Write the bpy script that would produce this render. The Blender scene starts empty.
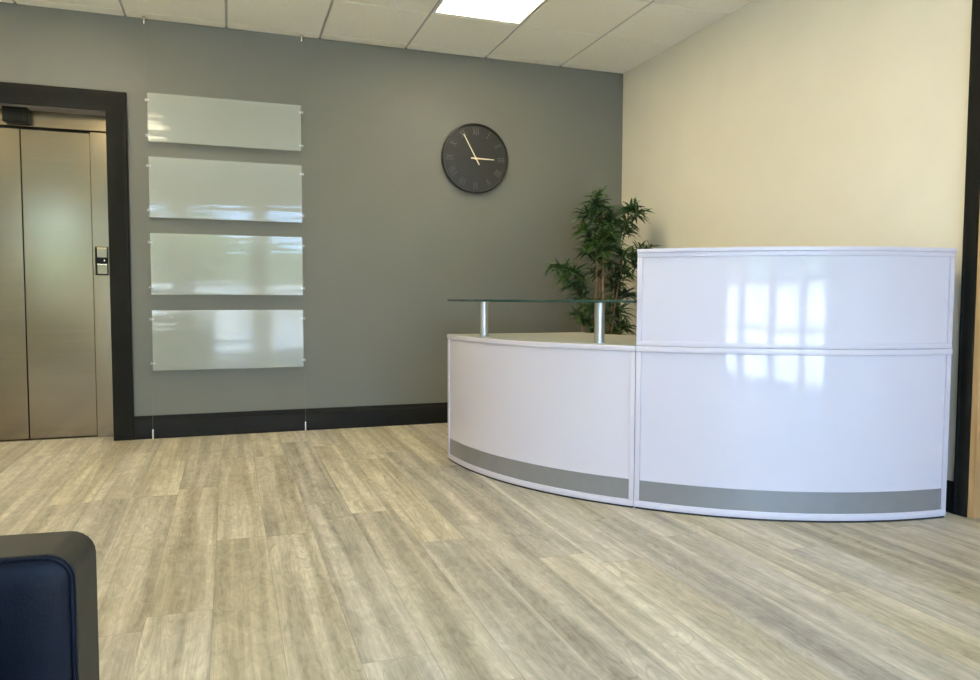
import bpy, bmesh, math, random
from mathutils import Vector, Matrix
random.seed(7)
SC = bpy.context.scene
COL = SC.collection
PI = math.pi
def rad(a): return math.radians(a)

# ---------------------------------------------------------------- dimensions (metres)
D, W, H = 5.296, 2.956, 2.686          # back wall y, right wall x, ceiling z
XL, YF = -3.3, -2.3                    # left wall x, window wall y
T = 0.16                               # wall thickness

# ---------------------------------------------------------------- node helpers
def mat(name):
    m = bpy.data.materials.new(name); m.use_nodes = True
    nt = m.node_tree
    return m, nt, nt.nodes['Principled BSDF'], nt.nodes['Material Output']
def N(nt, typ, **kw):
    n = nt.nodes.new(typ)
    for k, v in kw.items(): setattr(n, k, v)
    return n
def setin(nt, n, key, v):
    if isinstance(v, bpy.types.NodeSocket): nt.links.new(v, n.inputs[key])
    else: n.inputs[key].default_value = v
def M(nt, op, a, b=None, c=None, clamp=False):
    n = N(nt, 'ShaderNodeMath', operation=op, use_clamp=clamp)
    for i, v in enumerate((a, b, c)):
        if v is not None: setin(nt, n, i, v)
    return n.outputs[0]
def noise(nt, vec, scale, detail=4, rough=.55, dist=0.0):
    n = N(nt, 'ShaderNodeTexNoise'); setin(nt, n, 'Scale', scale)
    setin(nt, n, 'Detail', detail); setin(nt, n, 'Roughness', rough); setin(nt, n, 'Distortion', dist)
    if vec is not None: setin(nt, n, 'Vector', vec)
    return n.outputs[0]
def ramp(nt, fac, stops):
    n = N(nt, 'ShaderNodeValToRGB'); e = n.color_ramp.elements
    while len(e) < len(stops): e.new(.5)
    for i, (p, c) in enumerate(stops):
        e[i].position = p; e[i].color = (*c, 1) if len(c) == 3 else c
    setin(nt, n, 'Fac', fac); return n.outputs[0]
def mix(nt, fac, a, b, blend='MIX'):
    n = N(nt, 'ShaderNodeMix', data_type='RGBA', blend_type=blend)
    setin(nt, n, 0, fac)
    setin(nt, n, 6, a if isinstance(a, bpy.types.NodeSocket) else (*a, 1))
    setin(nt, n, 7, b if isinstance(b, bpy.types.NodeSocket) else (*b, 1))
    return n.outputs[2]
def bump(nt, bs, height, strength=.1, dist=.002):
    n = N(nt, 'ShaderNodeBump'); setin(nt, n, 'Strength', strength); setin(nt, n, 'Distance', dist)
    setin(nt, n, 'Height', height); nt.links.new(n.outputs[0], bs.inputs['Normal'])
def objvec(nt): return N(nt, 'ShaderNodeTexCoord').outputs['Object']
def scaled(nt, vec, s, loc=(0, 0, 0)):
    n = N(nt, 'ShaderNodeMapping'); setin(nt, n, 'Vector', vec); setin(nt, n, 'Scale', s); setin(nt, n, 'Location', loc)
    return n.outputs[0]

def simple(name, col, rough=.5, metal=0.0, spec=.5, var=.06, nscale=12, bstr=0.0, bscale=200, coat=0.0):
    m, nt, bs, out = mat(name)
    v = objvec(nt)
    f = noise(nt, v, nscale, 3)
    lo = tuple(c*(1-var) for c in col); hi = tuple(min(1, c*(1+var)) for c in col)
    nt.links.new(ramp(nt, f, [(.3, lo), (.7, hi)]), bs.inputs['Base Color'])
    setin(nt, bs, 'Roughness', rough); setin(nt, bs, 'Metallic', metal); setin(nt, bs, 'Specular IOR Level', spec)
    setin(nt, bs, 'Coat Weight', coat); setin(nt, bs, 'Coat Roughness', .05)
    if bstr: bump(nt, bs, noise(nt, v, bscale, 4), bstr)
    return m

MT = {}
MT['wall_grey'] = simple('grey wall paint', (.166, .167, .132), .6, var=.02, nscale=3, bstr=.06, bscale=260, spec=.35)
MT['wall_cream'] = simple('cream wall paint', (.80, .75, .60), .62, var=.02, nscale=3, bstr=.06, bscale=260, spec=.3)
MT['ceil_tile'] = simple('mineral ceiling tile', (.97, .94, .80), .9, var=.03, nscale=60, bstr=.25, bscale=420, spec=.1)
MT['ceil_grid'] = simple('ceiling grid metal', (.50, .48, .42), .5, var=.02)
MT['black_wood'] = simple('black gloss paint', (.013, .0128, .010), .5, var=.1, nscale=8, bstr=.03, bscale=60, spec=.09)
MT['desk'] = simple('white desk laminate', (.645, .607, .645), .07, var=.01, nscale=2, spec=.5)
MT['desk_trim'] = simple('white desk edging', (.635, .595, .635), .26, var=.01, nscale=3)
MT['desk_top'] = simple('cream desk top laminate', (.37, .34, .285), .4, var=.02, nscale=9)
MT['kick'] = simple('brushed aluminium laminate', (.275, .275, .275), .30, metal=.35, var=.03, nscale=20)
MT['shade_black'] = simple('plain black', (.015, .015, .017), .5)  # black for the painted shadow line under the desk, and the shaft
MT['steel_post'] = simple('satin steel', (.47, .47, .47), .40, metal=1.0, var=.03)
MT['wire'] = simple('dull steel wire', (.22, .22, .20), .5, metal=.6)
MT['chrome'] = simple('bright chrome', (.8, .8, .78), .12, metal=1.0, var=.02)
MT['gold'] = simple('pale brass', (.92, .80, .58), .42, metal=.45, var=.02)
MT['clock_black'] = simple('black clock wood', (.016, .0155, .011), .4, var=.12, nscale=30)
MT['clock_mark'] = simple('dark grey clock numeral', (.11, .11, .092), .4)
MT['leather'] = simple('black leather', (.003, .0038, .0065), .45, var=.2, nscale=25, bstr=.10, bscale=320, spec=.11)  # panel copy of the leather, bluish window sheen tinted in
MT['leather_lit'] = simple('ceiling-lit black leather', (.020, .018, .0105), .5, var=.15, nscale=25, bstr=.10, bscale=320, spec=.28)  # same leather, warm ceiling reflection put into its colour
MT['cane'] = simple('tan bamboo cane', (.33, .19, .09), .5, var=.3, nscale=30)
MT['pot'] = simple('charcoal planter', (.03, .03, .032), .5)
MT['soil'] = simple('dark potting soil', (.03, .02, .014), .95, var=.5, nscale=60, bstr=.8, bscale=70)
MT['white_plastic'] = simple('white plastic', (.8, .79, .74), .4)
MT['black_plastic'] = simple('black glossy plastic', (.006, .007, .004), .45, spec=.12)
MT['upvc'] = simple('white window frame', (.75, .75, .74), .35)
MT['paving'] = simple('pale concrete paving', (.68, .655, .60), .85, var=.12, nscale=3, bstr=.2, bscale=40)
MT['hedge'] = simple('dark green hedge', (.07, .11, .05), .8, var=.6, nscale=14, bstr=1, bscale=14)
MT['shadow_gap'] = simple('dark lift soffit', (.22, .19, .16), .6)

def m_floor():
    m, nt, bs, out = mat('grey oak vinyl planks')
    sep = N(nt, 'ShaderNodeSeparateXYZ'); nt.links.new(objvec(nt), sep.inputs[0])
    x, y = sep.outputs[0], sep.outputs[1]
    PW, PL = .1805, 1.52
    xr = M(nt, 'DIVIDE', M(nt, 'ADD', x, .058 + 40*PW), PW)
    row = M(nt, 'FLOOR', xr); fx = M(nt, 'FRACT', xr)
    wn = N(nt, 'ShaderNodeTexWhiteNoise', noise_dimensions='1D'); setin(nt, wn, 'W', M(nt, 'MULTIPLY', row, 1.37))
    yr = M(nt, 'ADD', M(nt, 'DIVIDE', M(nt, 'ADD', y, 30), PL), wn.outputs[0])
    col = M(nt, 'FLOOR', yr); fy = M(nt, 'FRACT', yr)
    cid = N(nt, 'ShaderNodeCombineXYZ'); setin(nt, cid, 0, row); setin(nt, cid, 1, col)
    w3 = N(nt, 'ShaderNodeTexWhiteNoise', noise_dimensions='3D'); nt.links.new(cid.outputs[0], w3.inputs[0])
    sc = N(nt, 'ShaderNodeSeparateColor'); nt.links.new(w3.outputs[1], sc.inputs[0])
    r1, r2, r3 = sc.outputs
    def cv(kx, ky, o):
        c = N(nt, 'ShaderNodeCombineXYZ')
        setin(nt, c, 0, M(nt, 'ADD', M(nt, 'MULTIPLY', x, kx), M(nt, 'MULTIPLY', r1, 37.0)))
        setin(nt, c, 1, M(nt, 'ADD', M(nt, 'MULTIPLY', y, ky), M(nt, 'MULTIPLY', r2, 53.0)))
        setin(nt, c, 2, M(nt, 'MULTIPLY', r3, 19.0 + o)); return c.outputs[0]
    def sstep(v, lo, hi):
        n = N(nt, 'ShaderNodeMapRange', interpolation_type='SMOOTHSTEP')
        setin(nt, n, 'Value', v); setin(nt, n, 'From Min', lo); setin(nt, n, 'From Max', hi); return n.outputs[0]
    streak = noise(nt, cv(15, .55, 0), 1.0, 3, .5, .35)      # broad pale bands running down the plank
    mid = noise(nt, cv(46, 1.7, 2), 1.0, 4, .6, .5)          # narrower streaks
    fine = noise(nt, cv(170, 7, 3), 1.0, 6, .65, .4)         # fine grain
    chalk = noise(nt, cv(24, 9, 7), 1.0, 6, .68, 1.6)        # chalky limed patches
    blot = noise(nt, cv(6, 3.2, 9), 1.0, 3, .55, .8)
    cat = noise(nt, cv(8, .75, 11), 1.0, 1, .4, .3)         # cathedral figure
    ring = M(nt, 'ABSOLUTE', M(nt, 'SUBTRACT', M(nt, 'FRACT', M(nt, 'MULTIPLY', cat, 26)), .5))
    ring = M(nt, 'MULTIPLY', sstep(ring, .36, .5), sstep(M(nt, 'ADD', blot, M(nt, 'MULTIPLY', r3, .25)), .55, .75))
    knot = M(nt, 'MULTIPLY', sstep(noise(nt, cv(60, 16, 13), 1.0, 5, .7, 2.0), .60, .74), sstep(blot, .5, .7))
    v = M(nt, 'MULTIPLY', sstep(streak, .36, .64), .33)
    v = M(nt, 'ADD', v, M(nt, 'MULTIPLY', M(nt, 'SUBTRACT', mid, .5), .40))
    v = M(nt, 'ADD', v, M(nt, 'MULTIPLY', M(nt, 'SUBTRACT', fine, .5), .48))
    v = M(nt, 'ADD', v, M(nt, 'MULTIPLY', M(nt, 'SUBTRACT', chalk, .5), .75))
    v = M(nt, 'ADD', v, M(nt, 'MULTIPLY', M(nt, 'SUBTRACT', blot, .5), .42))
    v = M(nt, 'ADD', v, M(nt, 'MULTIPLY', M(nt, 'SUBTRACT', r1, .5), .20))
    v = M(nt, 'SUBTRACT', v, M(nt, 'MULTIPLY', ring, .15))
    v = M(nt, 'SUBTRACT', v, M(nt, 'MULTIPLY', knot, .34))
    v = M(nt, 'ADD', v, .34)
    ca = ramp(nt, v, [(.05, (.215, .178, .105)), (.33, (.37, .318, .20)), (.60, (.51, .45, .302)), (.95, (.77, .70, .50))])
    cb = ramp(nt, v, [(.05, (.205, .182, .135)), (.33, (.35, .314, .235)), (.60, (.485, .44, .34)), (.95, (.73, .68, .535))])
    c = mix(nt, r2, ca, cb)
    gx = M(nt, 'LESS_THAN', M(nt, 'MINIMUM', fx, M(nt, 'SUBTRACT', 1.0, fx)), .007)
    gy = M(nt, 'LESS_THAN', M(nt, 'MINIMUM', fy, M(nt, 'SUBTRACT', 1.0, fy)), .0012)
    g = M(nt, 'MAXIMUM', gx, gy)
    c = mix(nt, M(nt, 'MULTIPLY', M(nt, 'MAXIMUM', M(nt, 'MULTIPLY', gx, .34), M(nt, 'MULTIPLY', gy, .26)), 1.0), c, (.13, .11, .08))
    nt.links.new(c, bs.inputs['Base Color'])
    setin(nt, bs, 'Roughness', .46); setin(nt, bs, 'Specular IOR Level', .4)
    h = M(nt, 'SUBTRACT', M(nt, 'MULTIPLY', fine, .35), g)
    bump(nt, bs, h, .12, .001)
    return m
MT['floor'] = m_floor()

def m_steel():
    m, nt, bs, out = mat('brushed stainless steel')
    v = scaled(nt, objvec(nt), (.6, .6, 70))
    f = noise(nt, v, 1.0, 2, .5)
    nt.links.new(ramp(nt, f, [(.3, (.285, .230, .148)), (.7, (.302, .244, .158))]), bs.inputs['Base Color'])
    setin(nt, bs, 'Metallic', 1.0); setin(nt, bs, 'Roughness', .19)
    return m
MT['steel'] = m_steel()

def m_oak():
    m, nt, bs, out = mat('varnished oak')
    v = scaled(nt, objvec(nt), (22, 22, 1.6))
    f = noise(nt, v, 1.0, 5, .6, .4)
    nt.links.new(ramp(nt, f, [(.25, (.38, .22, .085)), (.55, (.55, .35, .15)), (.8, (.66, .45, .22))]), bs.inputs['Base Color'])
    setin(nt, bs, 'Roughness', .4)
    return m
MT['oak'] = m_oak()

def thin_glass(name, tint, refl=1.0, rough=0.0, haze=0.0, hazecol=(.8, .82, .76), ior=1.5, wave=0.0):
    """Sheet glass: clear transmission with Fresnel reflection, optional pale diffuse painting in reflected room light."""
    m, nt, bs, out = mat(name); nt.nodes.remove(bs)
    tr = N(nt, 'ShaderNodeBsdfTransparent')
    dust = noise(nt, objvec(nt), 6, 2)
    nt.links.new(ramp(nt, dust, [(.3, tuple(c*.985 for c in tint)), (.7, tint)]), tr.inputs[0])
    gl = N(nt, 'ShaderNodeBsdfGlossy'); setin(nt, gl, 'Roughness', rough)
    fr = N(nt, 'ShaderNodeFresnel')
    bf = N(nt, 'ShaderNodeNewGeometry').outputs['Backfacing']      # same reflectance on both faces of the sheet
    setin(nt, fr, 'IOR', M(nt, 'ADD', M(nt, 'MULTIPLY', bf, 1/ior-ior), ior))
    base = tr.outputs[0]
    if wave:
        bp = N(nt, 'ShaderNodeBump'); setin(nt, bp, 'Strength', wave); setin(nt, bp, 'Distance', .02)
        setin(nt, bp, 'Height', noise(nt, scaled(nt, objvec(nt), (1.2, 1, 9)), 1.0, 2)); nt.links.new(bp.outputs[0], gl.inputs['Normal'])
    if haze:
        df = N(nt, 'ShaderNodeBsdfDiffuse'); setin(nt, df, 0, (*hazecol, 1))
        mh = N(nt, 'ShaderNodeMixShader'); setin(nt, mh, 0, haze)
        nt.links.new(tr.outputs[0], mh.inputs[1]); nt.links.new(df.outputs[0], mh.inputs[2]); base = mh.outputs[0]
    mx = N(nt, 'ShaderNodeMixShader')
    nt.links.new(M(nt, 'MULTIPLY', fr.outputs[0], refl, clamp=True), mx.inputs[0])
    nt.links.new(base, mx.inputs[1]); nt.links.new(gl.outputs[0], mx.inputs[2])
    nt.links.new(mx.outputs[0], out.inputs['Surface'])
    return m
MT['pane'] = thin_glass('window glass', (.96, .98, .97))
MT['acrylic'] = thin_glass('clear acrylic sheet', (.95, .96, .95), refl=.62, rough=.08, haze=.20, wave=.10, hazecol=(.78, .82, .72))  # whitish diffuse share stands in for the bright room's reflection
MT['glass_top'] = thin_glass('green tinted shelf glass', (.80, .90, .86), refl=1.0)
MT['glass_edge'] = simple('dark green glass edge', (.012, .055, .042), .12)

def m_leaf():
    m, nt, bs, out = mat('bamboo leaf')
    oi = N(nt, 'ShaderNodeObjectInfo')
    f = noise(nt, objvec(nt), 9, 3)
    f2 = M(nt, 'ADD', M(nt, 'MULTIPLY', f, .75), M(nt, 'MULTIPLY', oi.outputs['Random'], .25))
    nt.links.new(ramp(nt, f2, [(.3, (.018, .045, .016)), (.52, (.045, .105, .028)), (.75, (.13, .22, .045))]), bs.inputs['Base Color'])
    setin(nt, bs, 'Roughness', .45)
    return m
MT['leaf'] = m_leaf()

def m_emit(name, col, s):
    m, nt, bs, out = mat(name)
    f = noise(nt, objvec(nt), 3, 1)
    nt.links.new(ramp(nt, f, [(.2, tuple(c*.99 for c in col)), (.8, col)]), bs.inputs['Emission Color'])
    setin(nt, bs, 'Base Color', (.8, .8, .8, 1)); setin(nt, bs, 'Emission Strength', s)
    return m
LAMP = m_emit('lit light diffuser', (1.0, .86, .61), 17.5)

# ---------------------------------------------------------------- mesh helpers
def box(bm, x0, x1, y0, y1, z0, z1, bev=0.0, seg=2):
    x0, x1 = sorted((x0, x1)); y0, y1 = sorted((y0, y1)); z0, z1 = sorted((z0, z1))
    vs = [bm.verts.new((x, y, z)) for z in (z0, z1) for x, y in ((x0, y0), (x1, y0), (x1, y1), (x0, y1))]
    fs = [(0, 3, 2, 1), (4, 5, 6, 7), (0, 1, 5, 4), (1, 2, 6, 5), (2, 3, 7, 6), (3, 0, 4, 7)]
    F = [bm.faces.new([vs[i] for i in f]) for f in fs]
    if bev:
        E = list({e for f in F for e in f.edges})
        bmesh.ops.bevel(bm, geom=E, offset=bev, segments=seg, profile=.5, affect='EDGES')
def prism(bm, prof, axis, a0, a1):
    """Closed profile (list of 2-D points) pushed along an axis."""
    def P(p, a): return {'x': (a, p[0], p[1]), 'y': (p[0], a, p[1]), 'z': (p[0], p[1], a)}[axis]
    A = [bm.verts.new(P(p, a0)) for p in prof]; B = [bm.verts.new(P(p, a1)) for p in prof]
    n = len(prof)
    F = [bm.faces.new((A[i], A[(i+1) % n], B[(i+1) % n], B[i])) for i in range(n)]
    F += [bm.faces.new(A[::-1]), bm.faces.new(B)]
    return F
def lathe(bm, prof, cx, cy, seg=32, cap=True):
    rings = []
    for r, z in prof:
        rings.append([bm.verts.new((cx+r*math.cos(2*PI*i/seg), cy+r*math.sin(2*PI*i/seg), z)) for i in range(seg)])
    for a, b in zip(rings, rings[1:]):
        for i in range(seg):
            j = (i+1) % seg; bm.faces.new((a[i], a[j], b[j], b[i]))
    if cap:
        bm.faces.new(rings[0][::-1]); bm.faces.new(rings[-1])
def tube(bm, pts, radii, seg=8):
    pts = [Vector(p) for p in pts]
    if not hasattr(radii, '__len__'): radii = [radii]*len(pts)
    rings = []
    for i, p in enumerate(pts):
        d = (pts[min(i+1, len(pts)-1)] - pts[max(i-1, 0)]).normalized()
        u = d.cross(Vector((1, .13, .07))).normalized(); v = d.cross(u)
        rings.append([bm.verts.new(p + radii[i]*(math.cos(2*PI*k/seg)*u + math.sin(2*PI*k/seg)*v)) for k in range(seg)])
    for a, b in zip(rings, rings[1:]):
        for k in range(seg):
            j = (k+1) % seg; bm.faces.new((a[k], a[j], b[j], b[k]))
    bm.faces.new(rings[0][::-1]); bm.faces.new(rings[-1])
def obj(name, bm, material, parent=None, smooth=None, bevel=0.0):
    bmesh.ops.recalc_face_normals(bm, faces=bm.faces)
    me = bpy.data.meshes.new(name); bm.to_mesh(me); bm.free()
    for mm in (material if isinstance(material, (list, tuple)) else [material]): me.materials.append(mm)
    o = bpy.data.objects.new(name, me); COL.objects.link(o)
    if parent is not None: o.parent = parent
    if bevel:
        b = o.modifiers.new('Bevel', 'BEVEL'); b.width = bevel; b.segments = 2; b.limit_method = 'ANGLE'
    if smooth:
        for p in me.polygons: p.use_smooth = True
        me.set_sharp_from_angle(angle=rad(smooth))
    return o
def tag(o, label, cat, group=None):
    o['label'] = label; o['category'] = cat
    if group: o['group'] = group
    return o
def thing(name, label, cat, loc=(0, 0, 0), rotz=0.0, group=None):
    o = bpy.data.objects.new(name, None); COL.objects.link(o)
    o.empty_display_size = .1; o.location = loc; o.rotation_euler = (0, 0, rotz)
    return tag(o, label, cat, group)
def struct(name, bm, m, label, cat, parent=None, **kw):
    o = obj(name, bm, m, parent, **kw)
    if parent is None:
        o['kind'] = 'structure'; o['label'] = label; o['category'] = cat
    return o
def B(*boxes, bev=0.0, seg=2):
    bm = bmesh.new()
    for b in boxes: box(bm, *b, bev=bev, seg=seg)
    return bm
def dup(root, loc, label, group=None):
    r = root.copy(); COL.objects.link(r); r.location = loc; r['label'] = label
    if group: r['group'] = group
    for ch in list(root.children):
        c = ch.copy(); COL.objects.link(c); c.parent = r
        for g in ch.children:
            d = g.copy(); COL.objects.link(d); d.parent = c
    return r

# ---------------------------------------------------------------- lift opening / door opening numbers
LC = -1.224                    # lift centre x
LI0, LI1 = -1.738, -.710       # clear width between the black lining boards
LO0, LO1 = -1.860, -.590
LZ, LZO = 2.09, 2.22
LD = .165                      # doors set back this far
DY1, DY0 = 2.276, 1.38         # right-hand doorway (y range)
DZ = 2.20

# ---------------------------------------------------------------- SETTING
struct('floor', B((XL-T, W+T, YF-T, D+.5, -.08, 0)), MT['floor'], 'pale grey oak vinyl plank floor', 'floor')
struct('wall_back', B((XL-T, LI0, D, D+T, 0, H+.1), (LI1, W+T, D, D+T, 0, H+.1), (LI0, LI1, D, D+T, LZ, H+.1)),
       MT['wall_grey'], 'grey painted wall behind the clock and the lift', 'wall')
struct('wall_right', B((W, W+T, DY1, D, 0, H+.1), (W, W+T, YF-T, DY0, 0, H+.1), (W, W+T, DY0, DY1, DZ, H+.1)),
       MT['wall_cream'], 'cream painted wall beside the reception desk', 'wall')
struct('wall_left', B((XL-T, XL, YF-T, D, 0, H+.1)), MT['wall_cream'], 'cream wall at the far left of the room', 'wall')

# window wall behind the viewer: four tall panes between white piers
PANES = [(-2.75, -2.25), (-1.42, -.84), (-.60, .39), (.63, 1.49), (1.70, 2.37)]
WZ0, WZ1 = .04, 2.35
bs_ = []
edges = [XL-T] + [v for p in PANES for v in p] + [W+T]
for i in range(0, len(edges), 2): bs_.append((edges[i], edges[i+1], YF-T, YF, 0, H+.1))
SILL = [.95] + [WZ0]*4
for (a, b), z in zip(PANES, SILL): bs_ += [(a, b, YF-T, YF, 0, z), (a, b, YF-T, YF, WZ1, H+.1)]
struct('wall_front', B(*bs_), MT['wall_cream'], 'cream wall holding the tall windows', 'wall')
for k, (a, b) in enumerate(PANES):
    y0, y1 = YF-.10, YF-.05; z0 = SILL[k]; rails = [] if k == 0 else [(a, b, y0, y1, .57, .64)]
    w = struct(f'window_{k+1}', B((a, a+.035, y0, y1, z0, WZ1), (b-.035, b, y0, y1, z0, WZ1), (a, b, y0, y1, z0, z0+.04), (a, b, y0, y1, WZ1-.04, WZ1),
                                  (a, b, y0, y1, 1.08, 1.15), *rails), MT['upvc'], 'tall white framed window', 'window')
    obj('window_pane', B((a+.03, b-.03, YF-.078, YF-.072, z0+.03, WZ1-.03)), MT['pane'], w)

# suspended ceiling: tiles with a reveal, grid bars a little above
GX, GY, TS = 1.813, D-.706, .6
LIGHTS = [(GX-.6, GY-.6), (GX-3.0, GY-.6), (GX-.6, GY-2.4), (GX-3.0, GY-3.0), (GX-4.8, GY-.6), (GX-4.8, GY-3.0)]
bm = bmesh.new()
xs = [XL] + [GX+k*TS for k in range(-12, 4) if XL+.05 < GX+k*TS < W-.05] + [W]
ys = [YF] + [GY+k*TS for k in range(-14, 3) if YF+.05 < GY+k*TS < D-.05] + [D]
for i in range(len(xs)-1):
    for j in range(len(ys)-1):
        if any(abs(xs[i]-lx) < .05 and abs(ys[j]-ly) < .05 for lx, ly in LIGHTS): continue
        g = .008
        x0 = xs[i] + (g if i else 0); x1 = xs[i+1] - (g if i < len(xs)-2 else 0)
        y0 = ys[j] + (g*.6 if j else 0); y1 = ys[j+1] - (g*.6 if j < len(ys)-2 else 0)
        box(bm, x0, x1, y0, y1, H, H+.02, bev=.003, seg=1)
cg = struct('ceiling', bm, MT['ceil_tile'], 'suspended ceiling of square cream tiles', 'ceiling')
bm = bmesh.new()
for x in xs[1:-1]: box(bm, x-.012, x+.012, YF, D, H+.008, H+.03)
for y in ys[1:-1]: box(bm, XL, W, y-.012, y+.012, H+.008, H+.03)
obj('ceiling_grid', bm, MT['ceil_grid'], cg)
struct('roof_slab', B((XL-T, W+T, YF-T, D+T, H+.1, H+.25)), MT['wall_cream'], 'unseen roof slab above the ceiling that blocks the sun', 'roof')  # unseen slab, there to stop sun coming through the ceiling

# skirting: moulded black profile (distance from wall, height)
def skirt_profile(t=.022, h=.15):
    return [(0, 0), (t, 0), (t, h*.70), (t*.86, h*.74), (t*.86, h*.78), (t*.70, h*.82), (t*.45, h*.88), (t*.40, h*.95), (t*.28, h), (0, h)]
bm = bmesh.new(); prism(bm, [(D-a, z) for a, z in skirt_profile()], 'x', LO1, W)
struct('baseboard_back', bm, MT['black_wood'], 'black moulded skirting along the grey wall', 'skirting board', smooth=30)
bm = bmesh.new(); prism(bm, [(D-a, z) for a, z in skirt_profile()], 'x', XL, LO0)
struct('baseboard_left', bm, MT['black_wood'], 'black skirting left of the lift', 'skirting board', smooth=30)
bm = bmesh.new(); prism(bm, [(W-a, z) for a, z in skirt_profile(.022, .135)], 'y', DY1+.065, D-.022)
struct('baseboard_right', bm, MT['black_wood'], 'black skirting along the cream wall behind the desk', 'skirting board', smooth=30)

# architraves
def arch_profile(w, t):   # across the board, from inner edge to outer
    return [(0, 0), (0, t*.72), (w*.06, t*.80), (w*.72, t*.86), (w*.80, t), (w*.93, t), (w, t*.8), (w, 0)]
def architrave(bm, axis, plane, sgn, a0, a1, ztop, w, t):
    """Mitred three-sided surround round an opening a0..a1 of height ztop."""
    prof = arch_profile(w, t)
    def P(off, z, d, side):
        a = a0-off if side < 0 else a1+off
        return (a, plane+sgn*d, z) if axis == 'x' else (plane+sgn*d, a, z)
    stations = [[P(o, 0, d, -1) for o, d in prof], [P(o, ztop+o, d, -1) for o, d in prof],
                [P(o, ztop+o, d, 1) for o, d in prof], [P(o, 0, d, 1) for o, d in prof]]
    R = [[bm.verts.new(p) for p in s] for s in stations]
    n = len(prof)
    for a, b in zip(R, R[1:]):
        for i in range(n):
            j = (i+1) % n; bm.faces.new((a[i], a[j], b[j], b[i]))
    bm.faces.new(R[0]); bm.faces.new(R[-1][::-1])
bm = bmesh.new(); architrave(bm, 'x', D, -1, LI0, LI1, LZ, .120, .03)
struct('trim_2', bm, MT['black_wood'], 'wide black surround framing the lift', 'door surround', smooth=30)
bm = bmesh.new(); architrave(bm, 'y', W, -1, DY0, DY1, DZ, .062, .024)
tr3 = struct('trim_3', bm, MT['black_wood'], 'black surround framing the oak doorway', 'door surround', smooth=30)

# lift: steel doors set back in the opening
lift = struct('door_1', B((LI0-.05, LC-.396, D+LD-.02, D+LD+.05, 0, 1.983), (LC+.396, LI1+.05, D+LD-.02, D+LD+.05, 0, 1.983)), MT['steel'], 'brushed steel lift doors in a black surround', 'lift door', bevel=.004)
for s in (0, 1):
    x0 = LC-.392 if s == 0 else LC+.003
    x1 = LC-.003 if s == 0 else LC+.392
    obj('door_panel', B((x0, x1, D+LD+.012, D+LD+.05, .006, 1.978), bev=.003), MT['steel'], lift)
obj('header_panel', B((LI0-.04, LI1+.04, D+LD-.022, D+LD+.05, 1.988, LZ+.04), bev=.003), MT['steel'], lift)
obj('reveal', B((LI0-.01, LI1+.01, D+T*.1, D+LD-.023, LZ-.003, LZ+.03), (LI1-.003, LI1+.02, D+.016, D+LD-.02, 0, LZ), (LI0-.02, LI0+.003, D+.016, D+LD-.02, 0, LZ)), MT['shadow_gap'], lift)
obj('door_sill', B((LC-.42, LC+.42, D+LD-.01, D+LD+.05, -.01, .004)), MT['steel'], lift)
obj('shaft_wall', B((LI0-.1, LI1+.1, D+LD+.051, D+LD+.1, 0, 2.4)), MT['shade_black'], lift)

# oak doorway on the right
dr = struct('door_2', B((W-.012, W+T+.01, DY1-.03, DY1, 0, DZ), (W-.012, W+T+.01, DY0, DY0+.03, 0, DZ), (W-.012, W+T+.01, DY0+.03, DY1-.03, DZ-.03, DZ)),
            MT['oak'], 'oak door frame at the right edge', 'door', bevel=.002)
obj('door_stop', B((W+.03, W+.10, DY1-.045, DY1-.03, 0, DZ-.03), (W+.03, W+.10, DY0+.03, DY0+.045, 0, DZ-.03)), MT['oak'], dr, bevel=.002)
leaf = obj('door_leaf', B((W+.10, W+.144, DY0+.033, DY1-.033, .006, DZ-.033), bev=.002), MT['oak'], dr)
bm = bmesh.new(); tube(bm, [(W+.10, DY0+.10, 1.0), (W+.055, DY0+.10, 1.0), (W+.05, DY0+.11, 1.0), (W+.05, DY0+.22, 1.0)], .009, 10)
obj('door_handle', bm, MT['steel_post'], leaf, smooth=40)

# outdoors, seen only in reflections; wall and hedge added to shape them
struct('ground', B((-25, 25, -30, YF-T, -.10, -.03)), MT['paving'], 'pale sunlit paving outside the windows', 'ground')
struct('reflected_wall', B((-16, 16, -8.3, -8.0, -.03, 1.15), (-16.05, 16.05, -8.34, -7.96, 1.15, 1.21)), MT['paving'], 'low pale wall added outside for a bright band in reflections', 'wall')
bm = bmesh.new()
for i in range(46):
    x = -16+i*.7+random.uniform(-.2, .2); r = random.uniform(.8, 1.2)
    bmesh.ops.create_icosphere(bm, subdivisions=2, radius=r, matrix=Matrix.Translation((x, -10.2+random.uniform(-.3, .3), random.uniform(.6, 2.3))))
for v in bm.verts: v.co += Vector((random.uniform(-.12, .12), random.uniform(-.12, .12), random.uniform(-.12, .12)))
hd = struct('hedge', bm, MT['hedge'], 'dark green hedge added outside as the dim part of reflections', 'hedge')

# ---------------------------------------------------------------- CEILING LIGHTS
def light_panel():
    t = thing('ceiling_light', 'lit square ceiling light panel above the reception desk', 'ceiling light', (LIGHTS[0][0], LIGHTS[0][1], H), 0, 'square ceiling lights')
    f = .018
    obj('light_frame', B((.006, .594, .006, .006+f, -.001, .03), (.006, .594, .594-f, .594, -.001, .03), (.006, .006+f, .006+f, .594-f, -.001, .03), (.594-f, .594, .006+f, .594-f, -.001, .03)),
        MT['white_plastic'], t, bevel=.002)
    obj('diffuser', B((.024, .576, .024, .576, .004, .012)), LAMP, t)
    obj('light_tray', B((.004, .596, .004, .596, .03, .07)), MT['white_plastic'], t)
    return t
lp = light_panel()
LL = ['', 'lit ceiling light nearest the lift doors', 'lit ceiling light in front of the reception desk', 'lit ceiling light in the middle of the left side of the room',
      'lit ceiling light in the far left corner past the lift', 'lit ceiling light against the left wall']
for k, (x, y) in list(enumerate(LIGHTS))[1:]: dup(lp, (x, y, H), LL[k])

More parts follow.
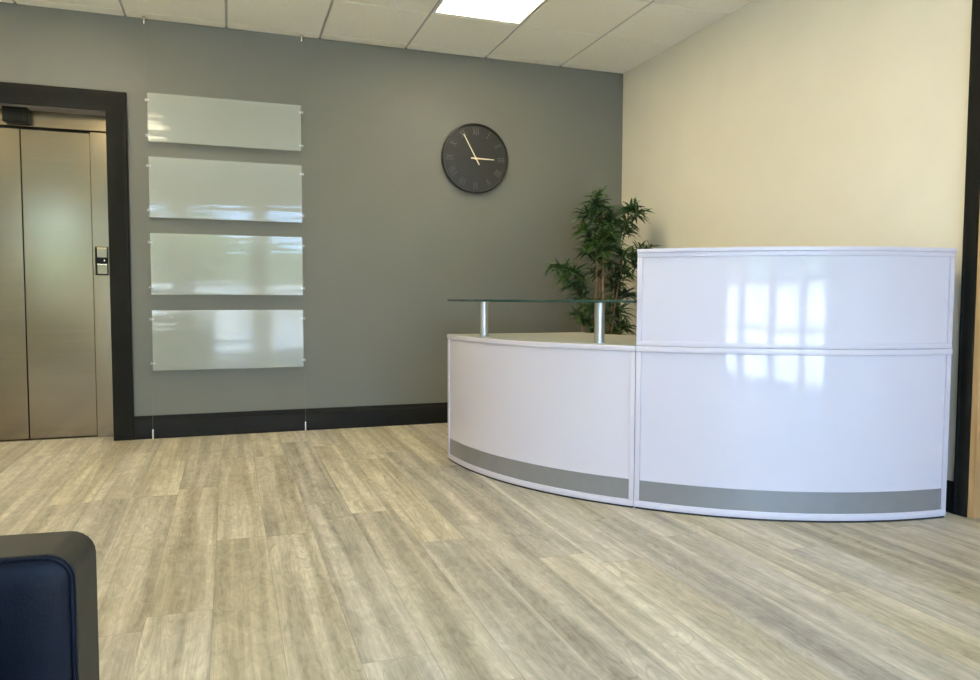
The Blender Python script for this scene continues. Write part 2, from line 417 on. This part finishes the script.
# ---------------------------------------------------------------- LIFT FITTINGS
t = thing('lift_call_panel', 'small black and steel lift call panel on the right door jamb', 'call panel', (-.775, D+LD-.02, 1.155))
obj('backplate', B((-.038, .038, -.014, 0, -.092, .092), bev=.003), MT['black_plastic'], t)
obj('display_plate', B((-.025, .034, -.018, -.014, .022, .086), bev=.002), MT['steel'], t)
obj('button_plate', B((-.025, .034, -.018, -.014, -.084, -.020), bev=.002), MT['steel'], t)
obj('button_trim', B((-.025, .034, -.022, -.018, -.026, -.020), bev=.001), MT['chrome'], t)
bm = bmesh.new(); lathe(bm, [(.006, 0), (.006, .004), (.004, .0055)], 0, 0, 16)
for v in bm.verts: v.co = Vector((v.co.x+.018, -.014-v.co.z, v.co.y+.002))
obj('call_button', bm, MT['chrome'], t, smooth=40)
t = thing('lift_indicator', 'black indicator box above the lift doors', 'indicator', (LC, D+LD-.028, 2.045))
obj('casing', B((-.068, .068, -.075, 0, -.048, .045), bev=.004), MT['black_plastic'], t)
obj('display_window', B((-.05, .05, -.078, -.075, -.03, .03), bev=.001), MT['black_plastic'], t)

# ---------------------------------------------------------------- CABLE DISPLAY
YC = D-.040
PX0, PX1 = -.468, .480
def cable(x, label):
    t = thing('suspension_cable', label, 'cable', (x, YC, 0), 0, 'suspension cables of the sign display')
    bm = bmesh.new(); tube(bm, [(0, 0, .06), (0, 0, H-.03)], .0007, 6); obj('wire', bm, MT['wire'], t)
    bm = bmesh.new(); lathe(bm, [(.010, 0.001), (.010, .004), (.0065, .006), (.0065, .058), (.004, .066)], 0, 0, 16); obj('floor_anchor', bm, MT['chrome'], t, smooth=40)
    bm = bmesh.new(); lathe(bm, [(.004, H-.048), (.0065, H-.042), (.0065, H-.006), (.010, H-.004), (.010, H-.0005)], 0, 0, 16); obj('ceiling_fixing', bm, MT['chrome'], t, smooth=40)
    return t
cable(PX0-.009, 'thin steel cable at the left ends of the acrylic panels')
cable(PX1+.009, 'thin steel cable at the right ends of the acrylic panels')
ROWS = [(1.912, 2.216, 'topmost and shortest of the four clear acrylic sign panels'), (1.432, 1.816, 'clear acrylic sign panel second from the top'),
        (.938, 1.332, 'clear acrylic sign panel third from the top'), (.447, .838, 'lowest of the four clear acrylic sign panels, above the skirting')]
for z0, z1, lab in ROWS:
    h = z1-z0; w = PX1-PX0
    t = thing('acrylic_panel', lab, 'sign panel', ((PX0+PX1)/2, YC, z0), 0, 'acrylic panels hung on cables')
    obj('front_sheet', B((-w/2, w/2, -.0065, -.0035, 0, h), bev=.0006, seg=1), MT['acrylic'], t)
    obj('back_sheet', B((-w/2, w/2, .0010, .0040, 0, h), bev=.0006, seg=1), MT['acrylic'], t)
    for sx in (-1, 1):
        for f in (.12, .85):
            c = bmesh.new(); z = h*f; x = sx*(w/2+.009)
            tube(c, [(x-.0, 0, z-.008), (x, 0, z+.008)], .0055, 12)
            box(c, *sorted((x, sx*(w/2-.012))), -.0085, .006, z-.0035, z+.0035, bev=.001, seg=1)
            obj('clip', c, MT['steel_post'], t)

# ---------------------------------------------------------------- WALL CLOCK
t = thing('wall_clock', 'large round black wall clock with pale brass hands', 'clock', (1.726, D, 1.945))
R_ = .256
def disc(prof):
    bm = bmesh.new(); lathe(bm, prof, 0, 0, 72)
    for v in bm.verts: v.co = Vector((v.co.x, -v.co.z, v.co.y))
    return bm
obj('clock_case', disc([(R_-.012, 0.001), (R_-.003, .006), (R_, .016), (R_, .036), (R_-.004, .043), (R_-.011, .045), (R_-.016, .041), (R_-.018, .030)]), MT['clock_black'], t, smooth=35)
obj('clock_face', disc([(R_-.017, .020), (R_-.017, .031)]), MT['clock_black'], t)
FY = -.031
def bar(bm, p, q, w, y0, y1, w2=None):
    p = Vector(p); q = Vector(q); d = (q-p).normalized(); n = Vector((-d.y, d.x)); w2 = w if w2 is None else w2
    pts = [p-n*w/2, q-n*w2/2, q+n*w2/2, p+n*w/2]
    A = [bm.verts.new((v.x, y0, v.y)) for v in pts]; Bv = [bm.verts.new((v.x, y1, v.y)) for v in pts]
    for i in range(4): bm.faces.new((A[i], A[(i+1) % 4], Bv[(i+1) % 4], Bv[i]))
    bm.faces.new(A[::-1]); bm.faces.new(Bv)
ROM = ['XII', 'I', 'II', 'III', 'IIII', 'V', 'VI', 'VII', 'VIII', 'IX', 'X', 'XI']
wd = {'I': .012, 'V': .030, 'X': .030}
for k, s in enumerate(ROM):
    a = -2*PI*k/12
    bm = bmesh.new(); tot = sum(wd[c] for c in s); cx = -tot/2
    r0, r1 = .172, .224
    def loc(u, r): return (u*math.cos(a)-r*math.sin(a), u*math.sin(a)+r*math.cos(a))
    for c in s:
        w_ = wd[c]; m_ = cx+w_/2
        if c == 'I': bar(bm, loc(m_, r0), loc(m_, r1), .0034, FY-.0018, FY)
        elif c == 'V':
            bar(bm, loc(m_-.011, r1), loc(m_, r0), .0034, FY-.0018, FY); bar(bm, loc(m_+.011, r1), loc(m_, r0), .0024, FY-.0020, FY)
        else:
            bar(bm, loc(m_-.011, r1), loc(m_+.011, r0), .0034, FY-.0018, FY); bar(bm, loc(m_+.011, r1), loc(m_-.011, r0), .0024, FY-.0020, FY)
        cx += w_
    obj('numeral', bm, MT['clock_mark'], t)
def hand(name, deg, ln, tail, w, y):
    a = rad(deg); d = Vector((math.sin(a), math.cos(a))); bm = bmesh.new()
    bar(bm, -d*tail, d*ln, w, y-.003, y, w*.65); obj(name, bm, MT['gold'], t)
hand('hour_hand', 91, .142, .036, .011, -.034)
hand('minute_hand', -29, .194, .052, .0085, -.038)
obj('hand_pin', disc([(.008, .031), (.008, .043), (.005, .0445)]), MT['gold'], t, smooth=40)

# ---------------------------------------------------------------- RECEPTION DESK
DC = Vector((2.965, 4.089)); DR = 1.793
DEG = 180/PI
BOW = [0, 1, 0]
def sector(bm, a0, a1, r0, r1, z0, z1, n=40, bev=0.0):
    A = [rad(a0+(a1-a0)*i/n) for i in range(n+1)]
    def ring(r, z):                        # each unit bows out a little more than the common circle
        q = []
        for a in A:
            t_ = max(0, min(1, (a*DEG-BOW[0])/(BOW[1]-BOW[0]))); rr = r + BOW[2]*math.sin(PI*t_)*(r/DR)**2
            q.append(bm.verts.new((DC.x+rr*math.cos(a), DC.y+rr*math.sin(a), z)))
        return q
    if bev:
        prof = [(r0, z0), (r1-bev, z0), (r1-bev*.3, z0+bev*.3), (r1, z0+bev), (r1, z1-bev), (r1-bev*.3, z1-bev*.3), (r1-bev, z1), (r0, z1)]
    else: prof = [(r0, z0), (r1, z0), (r1, z1), (r0, z1)]
    rs = [ring(r, z) for r, z in prof]; k = len(rs)
    for i in range(n):
        for j in range(k):
            a, b = rs[j], rs[(j+1) % k]; bm.faces.new((a[i], a[i+1], b[i+1], b[i]))
    bm.faces.new([r[0] for r in rs]); bm.faces.new([r[-1] for r in rs][::-1])
    return bm
def S(*a, **k): return sector(bmesh.new(), *a, **k)
def local(o, root):
    """Shift a mesh modelled in room coordinates into its thing's own frame."""
    o.data.transform(Matrix.Translation(-Vector(root.location)))
DEG = 180/PI
def desk_unit(name, label, a0, a1, top_mat, bow):
    am = rad((a0+a1)/2)
    t = thing(name, label, 'reception desk', (DC.x+1.4*math.cos(am), DC.y+1.4*math.sin(am), 0))
    P = lambda n, bm, m, **k: local(obj(n, bm, m, t, **k), t)
    th = .022/DR*DEG                       # stile width as an angle
    e = .0015/DR*DEG; BOW[:] = [a0, a1, bow]
    a0 += e; a1 -= e
    P('shade_black', S(a0+.1, a1-.1, DR-.10, DR-.004, 0, .012), MT['shade_black'])  # black strip standing in for the contact shadow along the floor
    P('bottom_rail', S(a0, a1, DR-.03, DR, .008, .037, bev=.003), MT['desk_trim'], smooth=40)
    P('stile', S(a0, a0+th, DR-.03, DR, .037, .693, n=3, bev=.003), MT['desk_trim'], smooth=40)
    P('stile', S(a1-th, a1, DR-.03, DR, .037, .693, n=3, bev=.003), MT['desk_trim'], smooth=40)
    P('front_panel', S(a0+th, a1-th, DR-.026, DR-.007, .037, .693), MT['desk'], smooth=40)
    P('kick_strip', S(a0+th, a1-th, DR-.007, DR-.005, .037, .127), MT['kick'], smooth=40)
    P('worktop', S(a0, a1, .95, DR+.004, .693, .718, bev=.003), top_mat, smooth=40)
    ew = .018
    for a, s in ((a0, 1), (a1, -1)):       # end panels run in towards the centre
        bm = bmesh.new(); u = Vector((math.cos(rad(a)), math.sin(rad(a)))); v = Vector((-u.y, u.x))*s
        pts = [DC+u*1.0, DC+u*(DR-.03), DC+u*(DR-.03)+v*ew, DC+u*1.0+v*ew]
        prism(bm, [tuple(p) for p in pts], 'z', .012, .693); P('end_panel', bm, MT['desk_trim'])
    return t, P, a0, a1, th
A0, A1, A2 = -179.7, -136.25, -93.65
dl, P, a0, a1, th = desk_unit('low_reception_desk', 'low curved white desk section with a glass shelf on two steel posts', A0, A1, [MT['desk_top'], MT['desk_trim']], .003)
# front edge of the low worktop is white edging
wt = [c for c in dl.children if c.name.startswith('worktop')][0]
for p in wt.data.polygons:
    if abs(p.normal.z) < .9: p.material_index = 1
for a in (-169.6, -143.0):
    x, y = DC.x+1.705*math.cos(rad(a)), DC.y+1.705*math.sin(rad(a))
    bm = bmesh.new(); lathe(bm, [(.028, .718), (.028, .722), (.0235, .7235), (.0235, .897), (.0275, .8985), (.0275, .904)], x, y, 32)
    P('post', bm, MT['steel_post'], smooth=40)
bm = S(A0+.2, A1-.25, 1.44, DR+.003, .9042, .9152, bev=.0015)
g = obj('glass_shelf', bm, [MT['glass_top'], MT['glass_edge']], dl, smooth=40); local(g, dl)
for p in g.data.polygons:
    if abs(p.normal.z) < .9: p.material_index = 1
dt, P, a0, a1, th = desk_unit('tall_reception_desk', 'tall two-tier curved white desk section beside the oak doorway', A1, A2, MT['desk_trim'], .014)
zb, zt = .719, 1.135
P('upper_panel', S(a0+th, a1-th, DR-.026, DR-.007, zb+.02, zt-.03), MT['desk'], smooth=40)
P('upper_rail', S(a0, a1, DR-.03, DR, zb, zb+.022, bev=.003), MT['desk_trim'], smooth=40)
P('upper_rail', S(a0, a1, DR-.03, DR, zt-.036, zt-.016, bev=.003), MT['desk_trim'], smooth=40)
P('upper_stile', S(a0, a0+th, DR-.03, DR, zb+.022, zt-.036, n=3, bev=.003), MT['desk_trim'], smooth=40)
P('upper_stile', S(a1-th, a1, DR-.03, DR, zb+.022, zt-.036, n=3, bev=.003), MT['desk_trim'], smooth=40)
P('upper_top', S(a0-.05, a1+.12, DR-.32, DR+.005, zt-.016, zt+.001, bev=.003), MT['desk_trim'], smooth=40)
for a, s in ((a0, 1), (a1, -1)):
    bm = bmesh.new(); u = Vector((math.cos(rad(a)), math.sin(rad(a)))); v = Vector((-u.y, u.x))*s
    pts = [DC+u*(DR-.31), DC+u*(DR-.03), DC+u*(DR-.03)+v*.018, DC+u*(DR-.31)+v*.018]
    prism(bm, [tuple(p) for p in pts], 'z', zb, zt-.016); P('upper_side', bm, MT['desk_trim'])
# slim return that shows past the stile at the doorway end
u = Vector((math.cos(rad(a1)), math.sin(rad(a1)))); v = Vector((-u.y, u.x))
bm = bmesh.new(); prism(bm, [tuple(p) for p in (DC+u*1.0+v*.0005, DC+u*(DR-.012)+v*.0005, DC+u*(DR-.012)+v*.013, DC+u*1.0+v*.013)], 'z', .012, .715)
prism(bm, [tuple(p) for p in (DC+u*(DR-.32)+v*.0005, DC+u*(DR-.012)+v*.0005, DC+u*(DR-.012)+v*.013, DC+u*(DR-.32)+v*.013)], 'z', .715, zt-.017)
P('side_return', bm, MT['desk_trim'])

# ---------------------------------------------------------------- BAMBOO PLANT
PB = Vector((2.47, 4.74, 0))
pl = thing('potted_bamboo', 'green bamboo plant in the corner behind the reception desk', 'plant', tuple(PB))
bm = bmesh.new(); lathe(bm, [(.125, .001), (.13, .004), (.165, .29), (.175, .30), (.175, .325), (.160, .325), (.155, .29)], 0, 0, 40); obj('pot', bm, MT['pot'], pl, smooth=40)
bm = bmesh.new(); lathe(bm, [(.150, .27), (.150, .296), (.05, .302)], 0, 0, 32); obj('soil', bm, MT['soil'], pl)
rng = random.Random(21)
CANES = [((-.02, .0), (-.025, -.02), 1.58, .0078), ((.02, -.03), (.012, -.04), 1.62, .0085), ((.07, .03), (.22, -.02), 1.52, .006), ((.05, -.05), (.17, -.04), 1.20, .006),
         ((-.07, .02), (-.21, -.02), 1.10, .005), ((.0, .06), (.08, .05), 1.42, .0075), ((-.05, -.05), (-.07, -.08), .95, .005)]
cl = []
for (bx, by), (tx, ty), h, r in CANES:
    pts = []; rr = []
    for i in range(15):
        f = i/14; ff = f**1.6
        pts.append((bx+(tx-bx)*ff, by+(ty-by)*ff, .29+(h-.29)*f)); rr.append(r*(1-.45*f)*(1.18 if i % 2 else 1.0))
    bm = bmesh.new(); tube(bm, pts, rr, 10); obj('cane', bm, MT['cane'], pl, smooth=60); cl.append(pts)
def add_leaf(bm, base, d, L, w, droop, roll):
    d = d.normalized(); side = d.cross(Vector((0, 0, 1)))
    if side.length < .05: side = Vector((1, 0, 0))
    side.normalize(); up = side.cross(d)
    side, up = side*math.cos(roll)+up*math.sin(roll), up*math.cos(roll)-side*math.sin(roll)
    prev = None; n = 6
    for i in range(n+1):
        f = i/n; c = base + d*L*f - Vector((0, 0, 1))*droop*L*f*f
        ww = w*.5*(math.sin(PI*min(1, f*.93+.07))**.75)*(1-.35*f)
        row = [bm.verts.new(c-side*ww+up*ww*.45), bm.verts.new(c), bm.verts.new(c+side*ww+up*ww*.45)]
        if prev:
            bm.faces.new((prev[0], prev[1], row[1], row[0])); bm.faces.new((prev[1], prev[2], row[2], row[1]))
        prev = row
# sprays: (x, y, z of the spray centre, spread, leaves)
SPR = [(-.02, -.10, 1.27, .11, 12), (.04, -.10, 1.18, .10, 10), (-.05, -.09, 1.44, .11, 12), (.06, -.1, 1.46, .11, 12), (-.37, -.04, 1.16, .10, 9), (-.28, .0, 1.08, .10, 9), (.36, -.08, 1.30, .09, 8), (.12, -.08, 1.08, .12, 12), (.06, .06, .82, .12, 12), (.22, .0, .74, .12, 12), (-.02, .06, .92, .11, 10), (.0, .07, .72, .12, 12), (.1, .06, 1.38, .11, 12), (-.02, .0, 1.67, .09, 12), (.02, -.05, 1.56, .11, 12), (.17, -.05, 1.56, .09, 10), (.27, -.08, 1.17, .12, 12), (.35, -.07, 1.27, .09, 8), (-.05, .05, 1.36, .11, 12), (.0, .05, 1.12, .10, 10), (-.03, -.02, 1.60, .11, 15), (-.015, .03, 1.52, .12, 16), (.07, -.03, 1.50, .12, 15), (-.12, -.03, 1.52, .11, 14), (-.10, .04, 1.42, .11, 14), (.03, -.08, 1.40, .12, 16),
       (.09, .02, 1.40, .12, 15), (.25, -.02, 1.585, .11, 16), (.30, -.04, 1.54, .10, 12), (.19, -.03, 1.48, .10, 14), (.21, -.05, 1.42, .08, 9),
       (-.02, -.04, 1.31, .12, 16), (.09, -.03, 1.30, .12, 15), (-.10, .0, 1.29, .10, 10), (.04, .06, 1.22, .12, 14),
       (.16, -.06, 1.25, .11, 12), (.27, -.05, 1.235, .12, 12), (.33, -.05, 1.25, .08, 7), (.18, -.02, 1.14, .11, 14), (.14, .03, 1.03, .12, 15), (.20, -.04, .97, .12, 14),
       (-.20, -.03, 1.12, .12, 16), (-.31, -.05, 1.14, .11, 12), (-.16, -.06, 1.05, .11, 14), (-.23, -.01, 1.03, .10, 10), (-.12, .0, .96, .12, 13),
       (-.08, -.06, .87, .12, 14), (-.10, -.02, .77, .13, 14), (.15, -.04, .85, .13, 15), (.08, .04, .92, .12, 13), (.13, .0, .72, .13, 14), (-.17, -.02, .83, .10, 8), (.03, -.08, .66, .12, 12)]
for (x, y, z, s, n) in SPR:
    n = int(n*2.9)
    c = Vector((x, y, z))
    near = min((Vector(p) for pts in cl for p in pts), key=lambda p: (p-c).length + (0 if p.z < z else .15))
    out = Vector((c.x-near.x, c.y-near.y, 0))
    bm = bmesh.new()
    tip = c + Vector((0, 0, -s*.2))
    tube(bm, [near, (near+tip)/2+Vector((0, 0, .015)), tip], [.003, .0022, .0015], 5)
    for k in range(n):
        az = rng.uniform(0, 2*PI); el = rng.uniform(-.35, 1.0)
        d = Vector((math.cos(az)*math.cos(el), math.sin(az)*math.cos(el), math.sin(el)))
        if out.length > .06: d += out.normalized()*.45
        L = rng.uniform(.75, 1.2)*s*1.05
        b = near.lerp(tip, rng.uniform(.55, 1.0)) + Vector((rng.uniform(-.02, .02), rng.uniform(-.02, .02), rng.uniform(-.02, .02)))
        add_leaf(bm, b, d, L, rng.uniform(.015, .023), rng.uniform(.1, .55), rng.uniform(-.7, .7))
    for v in bm.verts:                       # keep foliage clear of the two walls
        v.co.x = min(v.co.x, W-.02-PB.x); v.co.y = min(v.co.y, D-.03-PB.y)
    obj('leaf_spray', bm, MT['leaf'], pl)

# ---------------------------------------------------------------- BLACK LEATHER ARMCHAIR (only its far arm shows)
ac = thing('armchair', 'black leather armchair cut off at the lower left corner', 'armchair', (-.578, .605, 0), rad(-5))
def round_rect(x0, x1, z0, z1, r, n=6):
    pts = []
    for cx, cz, a in ((x1-r, z0+r, -90), (x1-r, z1-r, 0), (x0+r, z1-r, 90), (x0+r, z0+r, 180)):
        rr = r
        for i in range(n+1):
            t_ = rad(a+90*i/n); pts.append((cx+rr*math.cos(t_), cz+rr*math.sin(t_)))
    return pts
def arm(y0, y1, nm):
    prof = round_rect(-.44, .385, .07, .641, .028)
    bm = bmesh.new(); prism(bm, prof, 'y', y0+.002, y1-.002)
    a = obj(nm, bm, MT['leather_lit'], ac, smooth=50)
    # slightly domed side panels
    for yy, s in ((y0+.002, -1), (y1-.002, 1)):
        bm = bmesh.new(); rings = []; cx, cz = -.03, .345
        for ins, dome in ((.004, -.001), (.009, .004), (.018, .0075), (.034, .0105), (.06, .013), (.10, .0145), (.16, .0155), (.22, .016)):
            rings.append([bm.verts.new((cx+(p[0]-cx)*(1-ins/.4125), yy+s*dome, cz+(p[1]-cz)*(1-ins/.2855))) for p in prof])
        m = len(prof)
        for ra, rb in zip(rings, rings[1:]):
            for i in range(m): bm.faces.new((ra[i], ra[(i+1) % m], rb[(i+1) % m], rb[i]))
        bm.faces.new(rings[-1]); obj('side_panel', bm, MT['leather'], a, smooth=60)
        bm = bmesh.new(); pp = [(cx+(p[0]-cx)*.99, yy+s*.001, cz+(p[1]-cz)*.988) for p in prof]; pp.append(pp[0])
        tube(bm, pp, .0032, 8); obj('piping', bm, MT['leather'], a, smooth=60)
    return a
arm(.345, .432, 'arm'); arm(-.432, -.345, 'arm')
obj('seat_base', B((-.40, .36, -.345, .345, .09, .28), bev=.015), MT['leather_lit'], ac, smooth=40)
obj('seat_cushion', B((-.28, .375, -.338, .338, .28, .42), bev=.035, seg=4), MT['leather'], ac, smooth=50)
obj('backrest', B((-.44, -.27, -.343, .343, .28, .70), bev=.035, seg=4), MT['leather'], ac, smooth=50)
for x in (-.38, .33):
    for y in (-.39, .39):
        bm = bmesh.new(); lathe(bm, [(.018, 0), (.02, .004), (.02, .075)], x, y, 16); obj('leg', bm, MT['chrome'], ac, smooth=40)

# ---------------------------------------------------------------- LIGHT AND SKY
wd_ = bpy.data.worlds.new('Sky'); SC.world = wd_; wd_.use_nodes = True
nt = wd_.node_tree; bg = nt.nodes['Background']
tc = N(nt, 'ShaderNodeTexCoord'); sp = N(nt, 'ShaderNodeSeparateXYZ'); nt.links.new(tc.outputs['Generated'], sp.inputs[0])
nt.links.new(ramp(nt, sp.outputs[2], [(0.0, (.40, .60, 1.0)), (.35, (.30, .52, 1.0)), (1.0, (.20, .42, 1.0))]), bg.inputs[0])
bg.inputs[1].default_value = 22.0
sun = bpy.data.lights.new('sun', 'SUN'); sun.energy = 82; sun.angle = rad(.6); sun.color = (1, .95, .88)
so = bpy.data.objects.new('sun', sun); COL.objects.link(so)
so.rotation_euler = Vector((-.2, -.28, -.94)).to_track_quat('-Z', 'Y').to_euler(); so.location = (5, 8, 12)
for k, (a, b) in enumerate(PANES):
    al = bpy.data.lights.new('window_portal', 'AREA'); al.shape = 'RECTANGLE'; al.size = b-a; al.size_y = WZ1-WZ0
    al.cycles.is_portal = True
    o = bpy.data.objects.new('window_portal', al); COL.objects.link(o)
    o.location = ((a+b)/2, YF-.13, (WZ0+WZ1)/2); o.rotation_euler = (rad(90), 0, 0)   # -Z looks into the room (+y)
    

# ---------------------------------------------------------------- CAMERA
yaw, pitch, roll, fpx, hc = .336604106, -.0561640191, .00317783794, 746.1481, .922949635
f = Vector((math.sin(yaw)*math.cos(pitch), math.cos(yaw)*math.cos(pitch), math.sin(pitch)))
r = f.cross(Vector((0, 0, 1))).normalized(); u = r.cross(f)
r, u = r*math.cos(roll)+u*math.sin(roll), u*math.cos(roll)-r*math.sin(roll)
cd = bpy.data.cameras.new('camera'); cam = bpy.data.objects.new('camera', cd); COL.objects.link(cam)
cam.matrix_world = Matrix(((r.x, u.x, -f.x, 0), (r.y, u.y, -f.y, 0), (r.z, u.z, -f.z, hc), (0, 0, 0, 1)))
cd.sensor_fit = 'HORIZONTAL'; cd.sensor_width = 36; cd.lens = fpx/980*36; cd.clip_start = .02
SC.camera = cam
vs = SC.view_settings; vs.view_transform = 'Standard'; vs.look = 'None'; vs.gamma = 1; vs.use_curve_mapping = False
vs.exposure = 0.13
